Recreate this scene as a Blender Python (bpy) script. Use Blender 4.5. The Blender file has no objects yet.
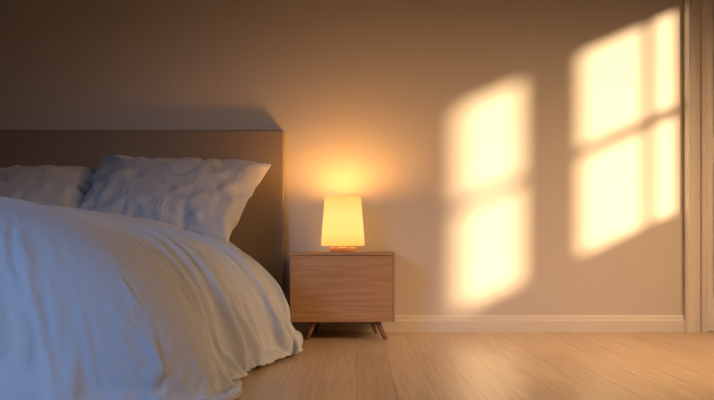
import bpy, bmesh, math, random, time
from mathutils import Vector, noise, Matrix
random.seed(3)
C=bpy.context; col=C.scene.collection
# ---------------------------------------------------------------- helpers
def mesh_obj(name,bm,mat=None,parent=None,smooth=False):
    me=bpy.data.meshes.new(name); bm.normal_update(); bm.to_mesh(me); bm.free()
    ob=bpy.data.objects.new(name,me); col.objects.link(ob)
    if mat: me.materials.append(mat)
    if smooth:
        for p in me.polygons: p.use_smooth=True
    if parent: ob.parent=parent
    return ob
def add_box(bm,x0,x1,y0,y1,z0,z1):
    m=Matrix.Translation(((x0+x1)/2,(y0+y1)/2,(z0+z1)/2))@Matrix.Diagonal((abs(x1-x0),abs(y1-y0),abs(z1-z0),1))
    bmesh.ops.create_cube(bm,size=1,matrix=m)
def box(name,x0,x1,y0,y1,z0,z1,mat,parent=None,bev=0,seg=3):
    bm=bmesh.new(); add_box(bm,x0,x1,y0,y1,z0,z1)
    ob=mesh_obj(name,bm,mat,parent,smooth=False)
    if bev:
        m=ob.modifiers.new('b','BEVEL'); m.width=bev; m.segments=seg
        for p in ob.data.polygons: p.use_smooth=True
        m.harden_normals=True
    return ob
def empty(name):
    e=bpy.data.objects.new(name,None); col.objects.link(e); e.empty_display_size=.1; return e
def newmat(name):
    m=bpy.data.materials.new(name); m.use_nodes=True
    nt=m.node_tree; return m,nt,nt.nodes['Principled BSDF']
def N(nt,t,**k):
    n=nt.nodes.new(t)
    for a,b in k.items(): setattr(n,a,b)
    return n
# ---------------------------------------------------------------- materials
def mat_paint(name,c,rough=.85,bump=.02,scale=120):
    m,nt,b=newmat(name)
    tc=N(nt,'ShaderNodeTexCoord'); no=N(nt,'ShaderNodeTexNoise'); no.inputs['Scale'].default_value=scale; no.inputs['Detail'].default_value=4
    nt.links.new(tc.outputs['Object'],no.inputs['Vector'])
    bp=N(nt,'ShaderNodeBump'); bp.inputs['Strength'].default_value=bump; bp.inputs['Distance'].default_value=.01
    nt.links.new(no.outputs['Fac'],bp.inputs['Height']); nt.links.new(bp.outputs['Normal'],b.inputs['Normal'])
    b.inputs['Base Color'].default_value=(*c,1); b.inputs['Roughness'].default_value=rough
    return m
def mat_fabric(name,c,wr=.25,scale=14,weave=900,sheen=.3):
    m,nt,b=newmat(name)
    tc=N(nt,'ShaderNodeTexCoord')
    n1=N(nt,'ShaderNodeTexNoise'); n1.inputs['Scale'].default_value=scale; n1.inputs['Detail'].default_value=3; n1.inputs['Distortion'].default_value=1.2
    n2=N(nt,'ShaderNodeTexNoise'); n2.inputs['Scale'].default_value=weave; n2.inputs['Detail'].default_value=2
    nt.links.new(tc.outputs['Object'],n1.inputs['Vector']); nt.links.new(tc.outputs['Object'],n2.inputs['Vector'])
    b1=N(nt,'ShaderNodeBump'); b1.inputs['Strength'].default_value=wr; b1.inputs['Distance'].default_value=.03
    b2=N(nt,'ShaderNodeBump'); b2.inputs['Strength'].default_value=.15; b2.inputs['Distance'].default_value=.001
    nt.links.new(n1.outputs['Fac'],b1.inputs['Height']); nt.links.new(n2.outputs['Fac'],b2.inputs['Height'])
    nt.links.new(b1.outputs['Normal'],b2.inputs['Normal']); nt.links.new(b2.outputs['Normal'],b.inputs['Normal'])
    b.inputs['Base Color'].default_value=(*c,1); b.inputs['Roughness'].default_value=.9
    b.inputs['Sheen Weight'].default_value=sheen
    return m
def mat_wood(name,c1,c2,axis=0,rough=.45,s=1.0):
    m,nt,b=newmat(name)
    tc=N(nt,'ShaderNodeTexCoord'); mp=N(nt,'ShaderNodeMapping')
    sc=[22*s,22*s,22*s]; sc[axis]=1.1*s; mp.inputs['Scale'].default_value=sc
    no=N(nt,'ShaderNodeTexNoise'); no.inputs['Scale'].default_value=3; no.inputs['Detail'].default_value=6; no.inputs['Roughness'].default_value=.6; no.inputs['Distortion'].default_value=.4
    rp=N(nt,'ShaderNodeValToRGB'); rp.color_ramp.elements[0].position=.33; rp.color_ramp.elements[1].position=.67
    rp.color_ramp.elements[0].color=(*c1,1); rp.color_ramp.elements[1].color=(*c2,1)
    nt.links.new(tc.outputs['Object'],mp.inputs['Vector']); nt.links.new(mp.outputs['Vector'],no.inputs['Vector'])
    nt.links.new(no.outputs['Fac'],rp.inputs['Fac']); nt.links.new(rp.outputs['Color'],b.inputs['Base Color'])
    bp=N(nt,'ShaderNodeBump'); bp.inputs['Strength'].default_value=.15; bp.inputs['Distance'].default_value=.002
    nt.links.new(no.outputs['Fac'],bp.inputs['Height']); nt.links.new(bp.outputs['Normal'],b.inputs['Normal'])
    b.inputs['Roughness'].default_value=rough
    return m
def mat_floor():
    m,nt,b=newmat('oak_planks')
    tc=N(nt,'ShaderNodeTexCoord'); mp=N(nt,'ShaderNodeMapping'); mp.inputs['Rotation'].default_value=(0,0,math.radians(90))
    br=N(nt,'ShaderNodeTexBrick'); br.inputs['Scale'].default_value=1; br.inputs['Brick Width'].default_value=1.5; br.inputs['Row Height'].default_value=.13
    br.inputs['Mortar Size'].default_value=.0016; br.inputs['Mortar Smooth'].default_value=.3
    br.inputs['Color1'].default_value=(.60,.44,.28,1); br.inputs['Color2'].default_value=(.69,.52,.35,1); br.inputs['Mortar'].default_value=(.34,.23,.14,1)
    nt.links.new(tc.outputs['Object'],mp.inputs['Vector']); nt.links.new(mp.outputs['Vector'],br.inputs['Vector'])
    m2=N(nt,'ShaderNodeMapping'); m2.inputs['Scale'].default_value=(22,.8,1)
    no=N(nt,'ShaderNodeTexNoise'); no.inputs['Scale'].default_value=3; no.inputs['Detail'].default_value=4; no.inputs['Roughness'].default_value=.5; no.inputs['Distortion'].default_value=.1
    nt.links.new(tc.outputs['Object'],m2.inputs['Vector']); nt.links.new(m2.outputs['Vector'],no.inputs['Vector'])
    rp=N(nt,'ShaderNodeValToRGB'); rp.color_ramp.elements[0].position=.32; rp.color_ramp.elements[1].position=.64
    rp.color_ramp.elements[0].color=(.76,.72,.68,1); rp.color_ramp.elements[1].color=(1,1,1,1)
    mx=N(nt,'ShaderNodeMix',data_type='RGBA',blend_type='MULTIPLY'); mx.inputs[0].default_value=.9
    nt.links.new(no.outputs['Fac'],rp.inputs['Fac']); nt.links.new(br.outputs['Color'],mx.inputs[6]); nt.links.new(rp.outputs['Color'],mx.inputs[7])
    nt.links.new(mx.outputs[2],b.inputs['Base Color'])
    b.inputs['Roughness'].default_value=.30
    b.inputs['Specular IOR Level'].default_value=.7
    b1=N(nt,'ShaderNodeBump',invert=True); b1.inputs['Strength'].default_value=.3; b1.inputs['Distance'].default_value=.001
    nt.links.new(br.outputs['Fac'],b1.inputs['Height']); nt.links.new(b1.outputs['Normal'],b.inputs['Normal'])
    return m
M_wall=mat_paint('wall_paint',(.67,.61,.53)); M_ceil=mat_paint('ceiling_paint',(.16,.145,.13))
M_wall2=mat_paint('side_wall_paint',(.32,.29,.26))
M_trim=mat_paint('trim_paint',(.76,.70,.61),.5,.01)
M_door=mat_paint('door_paint',(.82,.77,.69),.45,.01)
M_floor=mat_floor()
M_duvet=mat_fabric('duvet_cotton',(.57,.61,.68),.18,12)
M_sheet=mat_fabric('sheet_cotton',(.50,.53,.60),.2,14)
M_pillow=mat_fabric('pillow_cotton',(.58,.57,.58),.55,9)
M_head=mat_fabric('headboard_upholstery',(.32,.245,.18),.04,6,700,.1)
M_frame=mat_wood('bed_frame_wood',(.16,.09,.05),(.25,.15,.09),1)
M_ns=mat_wood('nightstand_wood',(.44,.23,.105),(.60,.35,.18),0)
M_leg=mat_wood('leg_wood',(.22,.10,.045),(.32,.17,.08),2)
M_dark=mat_paint('dark_gap',(.05,.03,.02))
# ---------------------------------------------------------------- room
YB=4.7; XR=2.7; XL=-3.1; YF=-1.6; H=2.9; T=.06
box('floor',XL-.1,XR+.1,YF-.1,YB+.1,-.1,0,M_floor)
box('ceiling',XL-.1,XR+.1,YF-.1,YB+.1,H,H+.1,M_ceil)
box('wall_back',XL-.1,XR+.1,YB,YB+.1,0,H,M_wall)
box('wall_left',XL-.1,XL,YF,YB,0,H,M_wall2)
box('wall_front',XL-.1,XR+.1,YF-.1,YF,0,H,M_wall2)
k=1.0; SL=.45
def yi(x): return YB-(XR-x)/k
Z0,Z1=1.07,2.205+SL*T; ZM=1.665
w1=(yi(.575)-T/k,yi(.93)); w2=(yi(1.26)-T/k,yi(1.80))
bm=bmesh.new()
add_box(bm,XR,XR+T,YF,YB,0,Z0); add_box(bm,XR,XR+T,YF,YB,Z1,H)
add_box(bm,XR,XR+T,YF,w1[0],Z0,Z1); add_box(bm,XR,XR+T,w1[1],w2[0],Z0,Z1); add_box(bm,XR,XR+T,w2[1],YB,Z0,Z1)
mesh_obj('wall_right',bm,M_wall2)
def window(name,w,vm=None):
    bm=bmesh.new(); f=.04
    x0,x1=XR-.012,XR
    add_box(bm,x0,x1,w[0]-f,w[0],Z0-f,Z1+f); add_box(bm,x0,x1,w[1],w[1]+f,Z0-f,Z1+f)
    add_box(bm,x0,x1,w[0],w[1],Z1,Z1+f); add_box(bm,x0-.03,x1,w[0],w[1],Z0-f,Z0-.005)
    add_box(bm,XR+.02,XR+.04,w[0],w[1],ZM-.028,ZM+.028)
    if vm: add_box(bm,XR+.02,XR+.04,vm-.018,vm+.018,Z0,Z1)
    mesh_obj(name,bm,M_trim)
window('window_1',w1); window('window_2',w2,yi(1.635)-.03)
def profile_strip(name,x0,x1,pts,mat):
    bm=bmesh.new(); a=[bm.verts.new((x0,YB-d,z)) for d,z in pts]; b=[bm.verts.new((x1,YB-d,z)) for d,z in pts]
    n=len(pts)
    for i in range(n): bm.faces.new((a[i],b[i],b[(i+1)%n],a[(i+1)%n]))
    bm.faces.new(a[::-1]); bm.faces.new(b); bmesh.ops.recalc_face_normals(bm,faces=bm.faces)
    return mesh_obj(name,bm,mat)
XC=1.835
profile_strip('baseboard_back',XL,XC,[(0,0),(.02,0),(.02,.062),(.014,.072),(.014,.082),(.008,.092),(0,.094)],M_trim)
def vstrip(bm,pts,z0,z1):
    a=[bm.verts.new((x,YB-d,z0)) for x,d in pts]; b=[bm.verts.new((x,YB-d,z1)) for x,d in pts]; n=len(pts)
    for i in range(n): bm.faces.new((a[i],b[i],b[(i+1)%n],a[(i+1)%n]))
    bm.faces.new(a[::-1]); bm.faces.new(b)
door=empty('door_1')
bm=bmesh.new()
vstrip(bm,[(XC,0),(XC,.022),(XC+.012,.026),(XC+.022,.022),(XC+.03,.014),(XC+.06,.012),(XC+.085,.016),(XC+.092,.028),(XC+.115,.030),(XC+.125,.024),(XC+.125,0)],0,2.3)
bmesh.ops.recalc_face_normals(bm,faces=bm.faces)
mesh_obj('casing',bm,M_trim,door)
box('casing_head',XC+.126,XR,YB-.03,YB,2.18,2.3,M_trim,door)
box('leaf',XC+.13,XR-.01,YB-.012,YB-.001,.005,2.18,M_door,door)
box('rail',XC+.16,XR-.04,YB-.018,YB-.012,.2,.95,M_door,door,.004)
box('rail_upper',XC+.16,XR-.04,YB-.018,YB-.012,1.1,2.08,M_door,door,.004)
# ---------------------------------------------------------------- bed
bed=empty('bed'); BX=-1.32
box('headboard',-2.24,-.405,YB-.075,YB-.004,.02,1.125,M_head,bed,.012,4)
box('side_rail',-1.98,-.68,3.1,4.6,.12,.26,M_frame,bed,.01)
for i,(x,y) in enumerate([(-1.92,3.15),(-.74,3.15),(-1.92,4.5),(-.74,4.5)]): box('foot_%d'%(i+1),x-.03,x+.03,y-.03,y+.03,0,.12,M_frame,bed)
box('mattress',-2.00,-.64,3.15,4.61,.27,.49,M_sheet,bed,.09,6)
# ---- duvet
def cr(p0,p1,p2,p3,t):
    return [0.5*((2*b)+(-a+c)*t+(2*a-5*b+4*c-d)*t*t+(-a+3*b-3*c+d)*t**3) for a,b,c,d in zip(p0,p1,p2,p3)]
R=[(-.55,4.30,4.27,2.6,2.9,.60),
   (-.43,4.16,4.12,2.6,2.9,.61),
   (-.305,3.95,3.95,2.5,2.8,.62),
   (-.275,3.74,3.75,2.5,2.8,.62),
   (-.34,3.50,3.55,2.5,2.7,.63),
   (-.45,3.22,3.35,2.5,2.6,.645),
   (-.51,2.92,3.18,2.4,2.2,.66),
   (-.41,2.62,3.02,2.2,1.65,.67),
   (-.52,2.42,2.98,2.3,1.9,.68),
   (-.75,2.36,2.96,2.6,2.3,.685),
   (-1.05,2.34,2.95,2.8,2.5,.69),
   (-1.32,2.36,2.95,2.8,2.5,.69)]
seq=R+[(-2.64-a[0],)+a[1:] for a in R[-2::-1]]
def loft(SUB,NT,off=0,fold=0):
    ext=[seq[0]]+seq+[seq[-1]]; S=[]
    for i in range(1,len(ext)-2):
        for j in range(SUB): S.append(cr(ext[i-1],ext[i],ext[i+1],ext[i+2],j/SUB))
    S.append(list(seq[-1])); P=[]; arc=0; pv=None; A=[]
    for s in S:
        fx,fy,sy,n,mm,z0=s; d=Vector((fx-BX,fy-sy,0)); L=d.length; d=d/L*(L-off); z0-=off; row=[]
        if pv: arc+=math.hypot(fx-pv[0],fy-pv[1])
        pv=(fx,fy); A.append(arc)
        for j in range(NT+1):
            t=j/NT; r=.12+.88*math.sin(t*math.pi/2)**.9
            z=z0*max(0,1-r**n)**(1/mm)
            rr=r-.03*(1-z/.07)**2 if z<.07 and not off else r
            row.append(Vector((BX+d.x*rr,sy+d.y*rr,max(z,.012 if not off else 0))))
        P.append(row)
    bm=bmesh.new(); vs=[]; n=len(P)
    for i in range(n):
        vr=[]
        for j in range(NT+1):
            p=P[i][j].copy()
            if fold:
                i0,i1,j0,j1=max(i-1,0),min(i+1,n-1),max(j-1,0),min(j+1,NT)
                nr=(P[i1][j]-P[i0][j]).cross(P[i][j1]-P[i][j0])
                if nr.length>1e-9: nr.normalize()
                if nr.dot(Vector((p.x-BX,p.y-3.6,p.z)))<0: nr=-nr
                t=j/NT; w=max(0,min(1,(t-.16)/.26)); w=w*w*(3-2*w); a=A[i]
                corner=math.exp(-((a-2.05)/.35)**2)
                side=math.exp(-((a-1.0)/.7)**2)
                f=0
                for q,(wl,am,sd) in enumerate([(.066,.007,1),(.095,.017,5),(.17,.014,11)]):
                    ph=a+(.16-.08*q)*(1-t)+.09*noise.noise(Vector((a*2.0+sd,t*1.4,3+sd)))
                    m1=max(0,.55+.25*side+1.2*noise.noise(Vector((a*3.5+sd*3,t*1.6,8+sd))))
                    s_=math.sin(ph*2*math.pi/wl+1.5*noise.noise(Vector((a*3,t*1.2,sd))))
                    f+=am*m1*(s_ if s_>0 else .7*s_)*(1-.6*corner)*(.55+.45*side)
                rid2=math.sin((a+.1*noise.noise(Vector((a*2,t,7))))*2*math.pi/.29)
                p+=nr*(fold*w*(f+.010*rid2*(.3+corner)+.018*noise.noise(Vector((a*2.5,t*2,20)))))
                p.z=max(p.z,.012)
            vr.append(bm.verts.new(p))
        vs.append(vr)
    for i in range(n-1):
        for j in range(NT): bm.faces.new((vs[i][j],vs[i][j+1],vs[i+1][j+1],vs[i+1][j]))
    h=n//2; K=8; grid=[]
    for i in range(h+1):
        a,b=vs[i][0],vs[n-1-i][0]
        if a is b: grid.append([a]*(K+1)); continue
        grid.append([a]+[bm.verts.new(a.co.lerp(b.co,q/K)) for q in range(1,K)]+[b])
    for i in range(h):
        for q in range(K):
            f=[grid[i][q],grid[i+1][q],grid[i+1][q+1],grid[i][q+1]]; u=[]
            for v in f:
                if v not in u: u.append(v)
            if len(u)>2:
                try: bm.faces.new(u)
                except ValueError: pass
    bmesh.ops.recalc_face_normals(bm,faces=bm.faces)
    if sum(f.normal.z for f in bm.faces)<0: bmesh.ops.reverse_faces(bm,faces=bm.faces)
    return bm
def bake(ob,n):
    for f in range(1,n+1): C.scene.frame_set(f)
    dg=C.evaluated_depsgraph_get(); me=bpy.data.meshes.new_from_object(ob.evaluated_get(dg))
    ob.modifiers.clear(); ob.data=me; C.scene.frame_set(1)
    for p in me.polygons: p.use_smooth=True
    return me
C.scene.frame_start=1; C.scene.frame_end=60
t0=time.time()
body=mesh_obj('tmp_body',loft(6,36,.04)); fl=box('tmp_floor',-4,2,1,5,-.2,.002,M_floor)
for o in (body,fl):
    o.modifiers.new('c','COLLISION'); o.collision.thickness_outer=.006; o.collision.thickness_inner=.05; o.collision.cloth_friction=25
bm=loft(18,64,0,1)
for v in bm.verts:
    v.co+=Vector((noise.noise(v.co*9),noise.noise(v.co*9+Vector((9,0,0))),noise.noise(v.co*9+Vector((0,9,0)))))*.005
dv=mesh_obj('duvet',bm,M_duvet,None,True)
g=dv.vertex_groups.new(name='pin')
for v in dv.data.vertices:
    c=v.co; dd=math.hypot((c.x-BX)/1.0,(c.y-3.9)/1.5 if c.y<3.9 else 0)
    p=1 if dd<.3 else max(0,1-(dd-.3)/.2)
    if c.y>4.1: p=max(p,min(1,(c.y-4.1)/.06))
    if p>0: g.add([v.index],p,'REPLACE')
m=dv.modifiers.new('cl','CLOTH'); s=m.settings
s.quality=5; s.mass=.3; s.tension_stiffness=18; s.compression_stiffness=18; s.shear_stiffness=8; s.bending_stiffness=.18
s.tension_damping=8; s.compression_damping=8; s.shear_damping=6; s.air_damping=2
s.vertex_group_mass='pin'; s.shrink_min=-.06
m.collision_settings.distance_min=.006; m.collision_settings.collision_quality=2; m.collision_settings.use_self_collision=False
me=bake(dv,20)
for o in (body,fl): bpy.data.objects.remove(o)
so=dv.modifiers.new('s','SOLIDIFY'); so.thickness=.012; so.offset=-1
ss=dv.modifiers.new('ss','SUBSURF'); ss.levels=1; ss.render_levels=1
# ---- pillows (inflated by cloth pressure)
def pillow(name,w,h,loc,rot,mat,seed=0,skew=0,press=2.2,frames=26,flat=1.0):
    bm=bmesh.new(); nu,nv=64,40; g=[[],[]]
    for side in (0,1):
        sg=1 if side==0 else -1
        for i in range(nu+1):
            row=[]
            for j in range(nv+1):
                u=-1+2*i/nu; v=-1+2*j/nv
                e=(1-u**2)*(1-v**2)
                x=w/2*u; y=h/2*v
                z=sg*.05*e**.5+(.02*noise.noise(Vector((x*7+seed,y*7,side*7+seed)))+.02*noise.noise(Vector((x*16+seed,y*16,side*7+seed))))*min(1,e*5)
                row.append(bm.verts.new((x+skew*y*max(0,u),y,z)))
            g[side].append(row)
    for side in (0,1):
        G=g[side]
        for i in range(nu):
            for j in range(nv):
                f=(G[i][j],G[i+1][j],G[i+1][j+1],G[i][j+1]); bm.faces.new(f if side==0 else f[::-1])
    bmesh.ops.remove_doubles(bm,verts=bm.verts,dist=.0006)
    ob=mesh_obj(name,bm,mat,None,True)
    m=ob.modifiers.new('cl','CLOTH'); s=m.settings
    s.quality=6; s.mass=.25; s.tension_stiffness=15; s.compression_stiffness=15; s.shear_stiffness=5; s.bending_stiffness=.03
    s.air_damping=3; s.effector_weights.gravity=0; s.use_pressure=True; s.uniform_pressure_force=press; s.shrink_min=-.14
    m.collision_settings.use_collision=False
    me=bake(ob,frames)
    for v in me.vertices: v.co.z*=flat
    ob.location=loc; ob.rotation_euler=[math.radians(a) for a in rot]
    s=ob.modifiers.new('s','SUBSURF'); s.levels=1; s.render_levels=1
    return ob
pillow('pillow',.80,.56,(-.975,4.29,.725),(45,3,-5),M_pillow,1,.18,1.3)
pillow('pillow',.80,.54,(-1.78,4.33,.715),(34,-2,3),M_pillow,9,0,1.3)
print('sim total',time.time()-t0)
# ---------------------------------------------------------------- nightstand
ns=empty('nightstand'); nx0,nx1,ny0,ny1=-.343,.195,4.29,4.66; nz0,nz1=.092,.452
bev=.002
box('top',nx0,nx1,ny0,ny1,nz1-.018,nz1,M_ns,ns,bev)
box('bottom',nx0+.0125,nx1-.0125,ny0+.004,ny1,nz0,nz0+.018,M_ns,ns,bev)
box('side_left',nx0,nx0+.012,ny0,ny1,nz0,nz1-.0181,M_ns,ns,bev)
box('side_right',nx1-.012,nx1,ny0,ny1,nz0,nz1-.0181,M_ns,ns,bev)
box('back',nx0+.0125,nx1-.0125,ny1-.012,ny1-.002,nz0+.021,nz1-.021,M_dark,ns)
box('drawer_front',nx0+.0128,nx1-.0128,ny0+.0006,ny0+.02,nz0+.0004,nz1-.0205,M_ns,ns,.001)
box('apron',nx0+.09,nx1-.09,ny0+.06,ny0+.08,nz0-.014,nz0,M_leg,ns)
def leg(name,x,y,dx,dy):
    bm=bmesh.new(); 
    ra,rb=.017,.010; seg=16
    a=[bm.verts.new((x+ra*math.cos(t*2*math.pi/seg),y+ra*math.sin(t*2*math.pi/seg),nz0)) for t in range(seg)]
    b=[bm.verts.new((x+dx+rb*math.cos(t*2*math.pi/seg),y+dy+rb*math.sin(t*2*math.pi/seg),.001)) for t in range(seg)]
    for i in range(seg): bm.faces.new((b[i],b[(i+1)%seg],a[(i+1)%seg],a[i]))
    bm.faces.new(a); bm.faces.new(b[::-1])
    mesh_obj(name,bm,M_leg,ns,True)
leg('leg_1',nx0+.12,ny0+.05,-.034,-.02); leg('leg_2',nx1-.09,ny0+.05,.042,-.02)
leg('leg_3',nx0+.14,ny1-.06,-.028,.02); leg('leg_4',nx1-.12,ny1-.06,.03,.02)
# ---------------------------------------------------------------- lamp
lamp=empty('table_lamp'); lx,ly=-.075,4.44; zb=nz1+.001
def lathe(name,prof,mat,seg=64,thick=0):
    bm=bmesh.new(); rings=[]
    for r,z in prof: rings.append([bm.verts.new((lx+r*math.cos(2*math.pi*i/seg),ly+r*math.sin(2*math.pi*i/seg),z)) for i in range(seg)])
    for a,b in zip(rings,rings[1:]):
        for i in range(seg): bm.faces.new((a[i],a[(i+1)%seg],b[(i+1)%seg],b[i]))
    bmesh.ops.recalc_face_normals(bm,faces=bm.faces)
    ob=mesh_obj(name,bm,mat,lamp,True)
    return ob
M_base=mat_wood('lamp_base_wood',(.40,.24,.11),(.55,.34,.17),0)
lathe('base',[(0.0001,zb),(.066,zb),(.07,zb+.004),(.07,zb+.018),(.066,zb+.022),(.02,zb+.024),(.014,zb+.03),(.014,zb+.09),(.0001,zb+.09)],M_base)
m,nt,b=newmat('lampshade_glow')
nt.nodes.remove(b); out=nt.nodes['Material Output']
tc=N(nt,'ShaderNodeTexCoord'); sx=N(nt,'ShaderNodeSeparateXYZ'); mr=N(nt,'ShaderNodeMapRange')
mr.inputs['From Min'].default_value=zb+.02; mr.inputs['From Max'].default_value=zb+.3
rp=N(nt,'ShaderNodeValToRGB'); e=rp.color_ramp.elements
e[0].position=0; e[0].color=(1,.40,.07,1); e[1].position=1; e[1].color=(1,.44,.10,1)
e2=e.new(.25); e2.color=(1,.57,.15,1); e3=e.new(.6); e3.color=(1,.58,.17,1)
em=N(nt,'ShaderNodeEmission'); em.inputs['Strength'].default_value=1.4
tr=N(nt,'ShaderNodeBsdfTranslucent'); tr.inputs['Color'].default_value=(.05,.02,.004,1); ad=N(nt,'ShaderNodeAddShader')
nt.links.new(tc.outputs['Object'],sx.inputs[0]); nt.links.new(sx.outputs['Z'],mr.inputs['Value']); nt.links.new(mr.outputs[0],rp.inputs['Fac'])
nt.links.new(rp.outputs['Color'],em.inputs['Color']); nt.links.new(em.outputs[0],ad.inputs[0]); nt.links.new(tr.outputs[0],ad.inputs[1]); nt.links.new(ad.outputs[0],out.inputs['Surface'])
lathe('shade',[(.108,zb+.03),(.115,zb+.034),(.114,zb+.06),(.108,zb+.14),(.101,zb+.22),(.098,zb+.278),(.095,zb+.288),(.091,zb+.284),(.094,zb+.22),(.107,zb+.06),(.108,zb+.03)],m)
M_bulb,nt,b=newmat('bulb_glass'); b.inputs['Emission Color'].default_value=(1,.6,.25,1); b.inputs['Emission Strength'].default_value=4
lathe('bulb',[(.012,zb+.09),(.02,zb+.11),(.03,zb+.14),(.03,zb+.16),(.018,zb+.18),(.0001,zb+.186)],M_bulb,32)
def light(name,typ,loc,energy,color,**kw):
    l=bpy.data.lights.new(name,typ); l.energy=energy; l.color=color
    for a,v in kw.items(): setattr(l,a,v)
    o=bpy.data.objects.new(name,l); col.objects.link(o); o.location=loc; return o
pl=light('lamp_bulb_light','POINT',(lx,ly,zb+.262),12,(1,.44,.10),shadow_soft_size=.04); pl.parent=lamp
# ---------------------------------------------------------------- lights
sun=light('sun','SUN',(6,-2,4),12,(1,.72,.43),angle=math.radians(3.3))
d=Vector((-1,1/k,-SL)).normalized(); sun.rotation_euler=d.to_track_quat('-Z','Y').to_euler()
def aim(o,t): o.rotation_euler=(Vector(t)-o.location).to_track_quat('-Z','Y').to_euler()
a=light('window_daylight','AREA',(2.6,2.9,1.65),30,(1,.62,.33),shape='RECTANGLE',size=1.5,size_y=1.1,spread=math.radians(100)); aim(a,(1.2,3.8,.0))
c=light('cool_bed_fill','AREA',(-2.3,-.6,1.6),6.2,(.42,.60,1),shape='RECTANGLE',size=1.2,size_y=1.0,spread=math.radians(50)); aim(c,(-1.15,2.5,.1))  # added cool fill lamp aimed at the bed; no opening behind it
w=bpy.data.worlds.new('dusk_sky'); C.scene.world=w; w.use_nodes=True
bg=w.node_tree.nodes['Background']; bg.inputs[0].default_value=(.5,.55,.7,1); bg.inputs[1].default_value=.3
# ---------------------------------------------------------------- camera
cam=bpy.data.cameras.new('camera'); co=bpy.data.objects.new('camera',cam); col.objects.link(co)
co.location=(0,0,.487); co.rotation_euler=(math.radians(90),0,0)
cam.sensor_width=36; cam.lens=36*837/714; cam.shift_y=(245-200)/714
C.scene.camera=co
C.scene.view_settings.view_transform='Standard'
C.scene.view_settings.look='None'
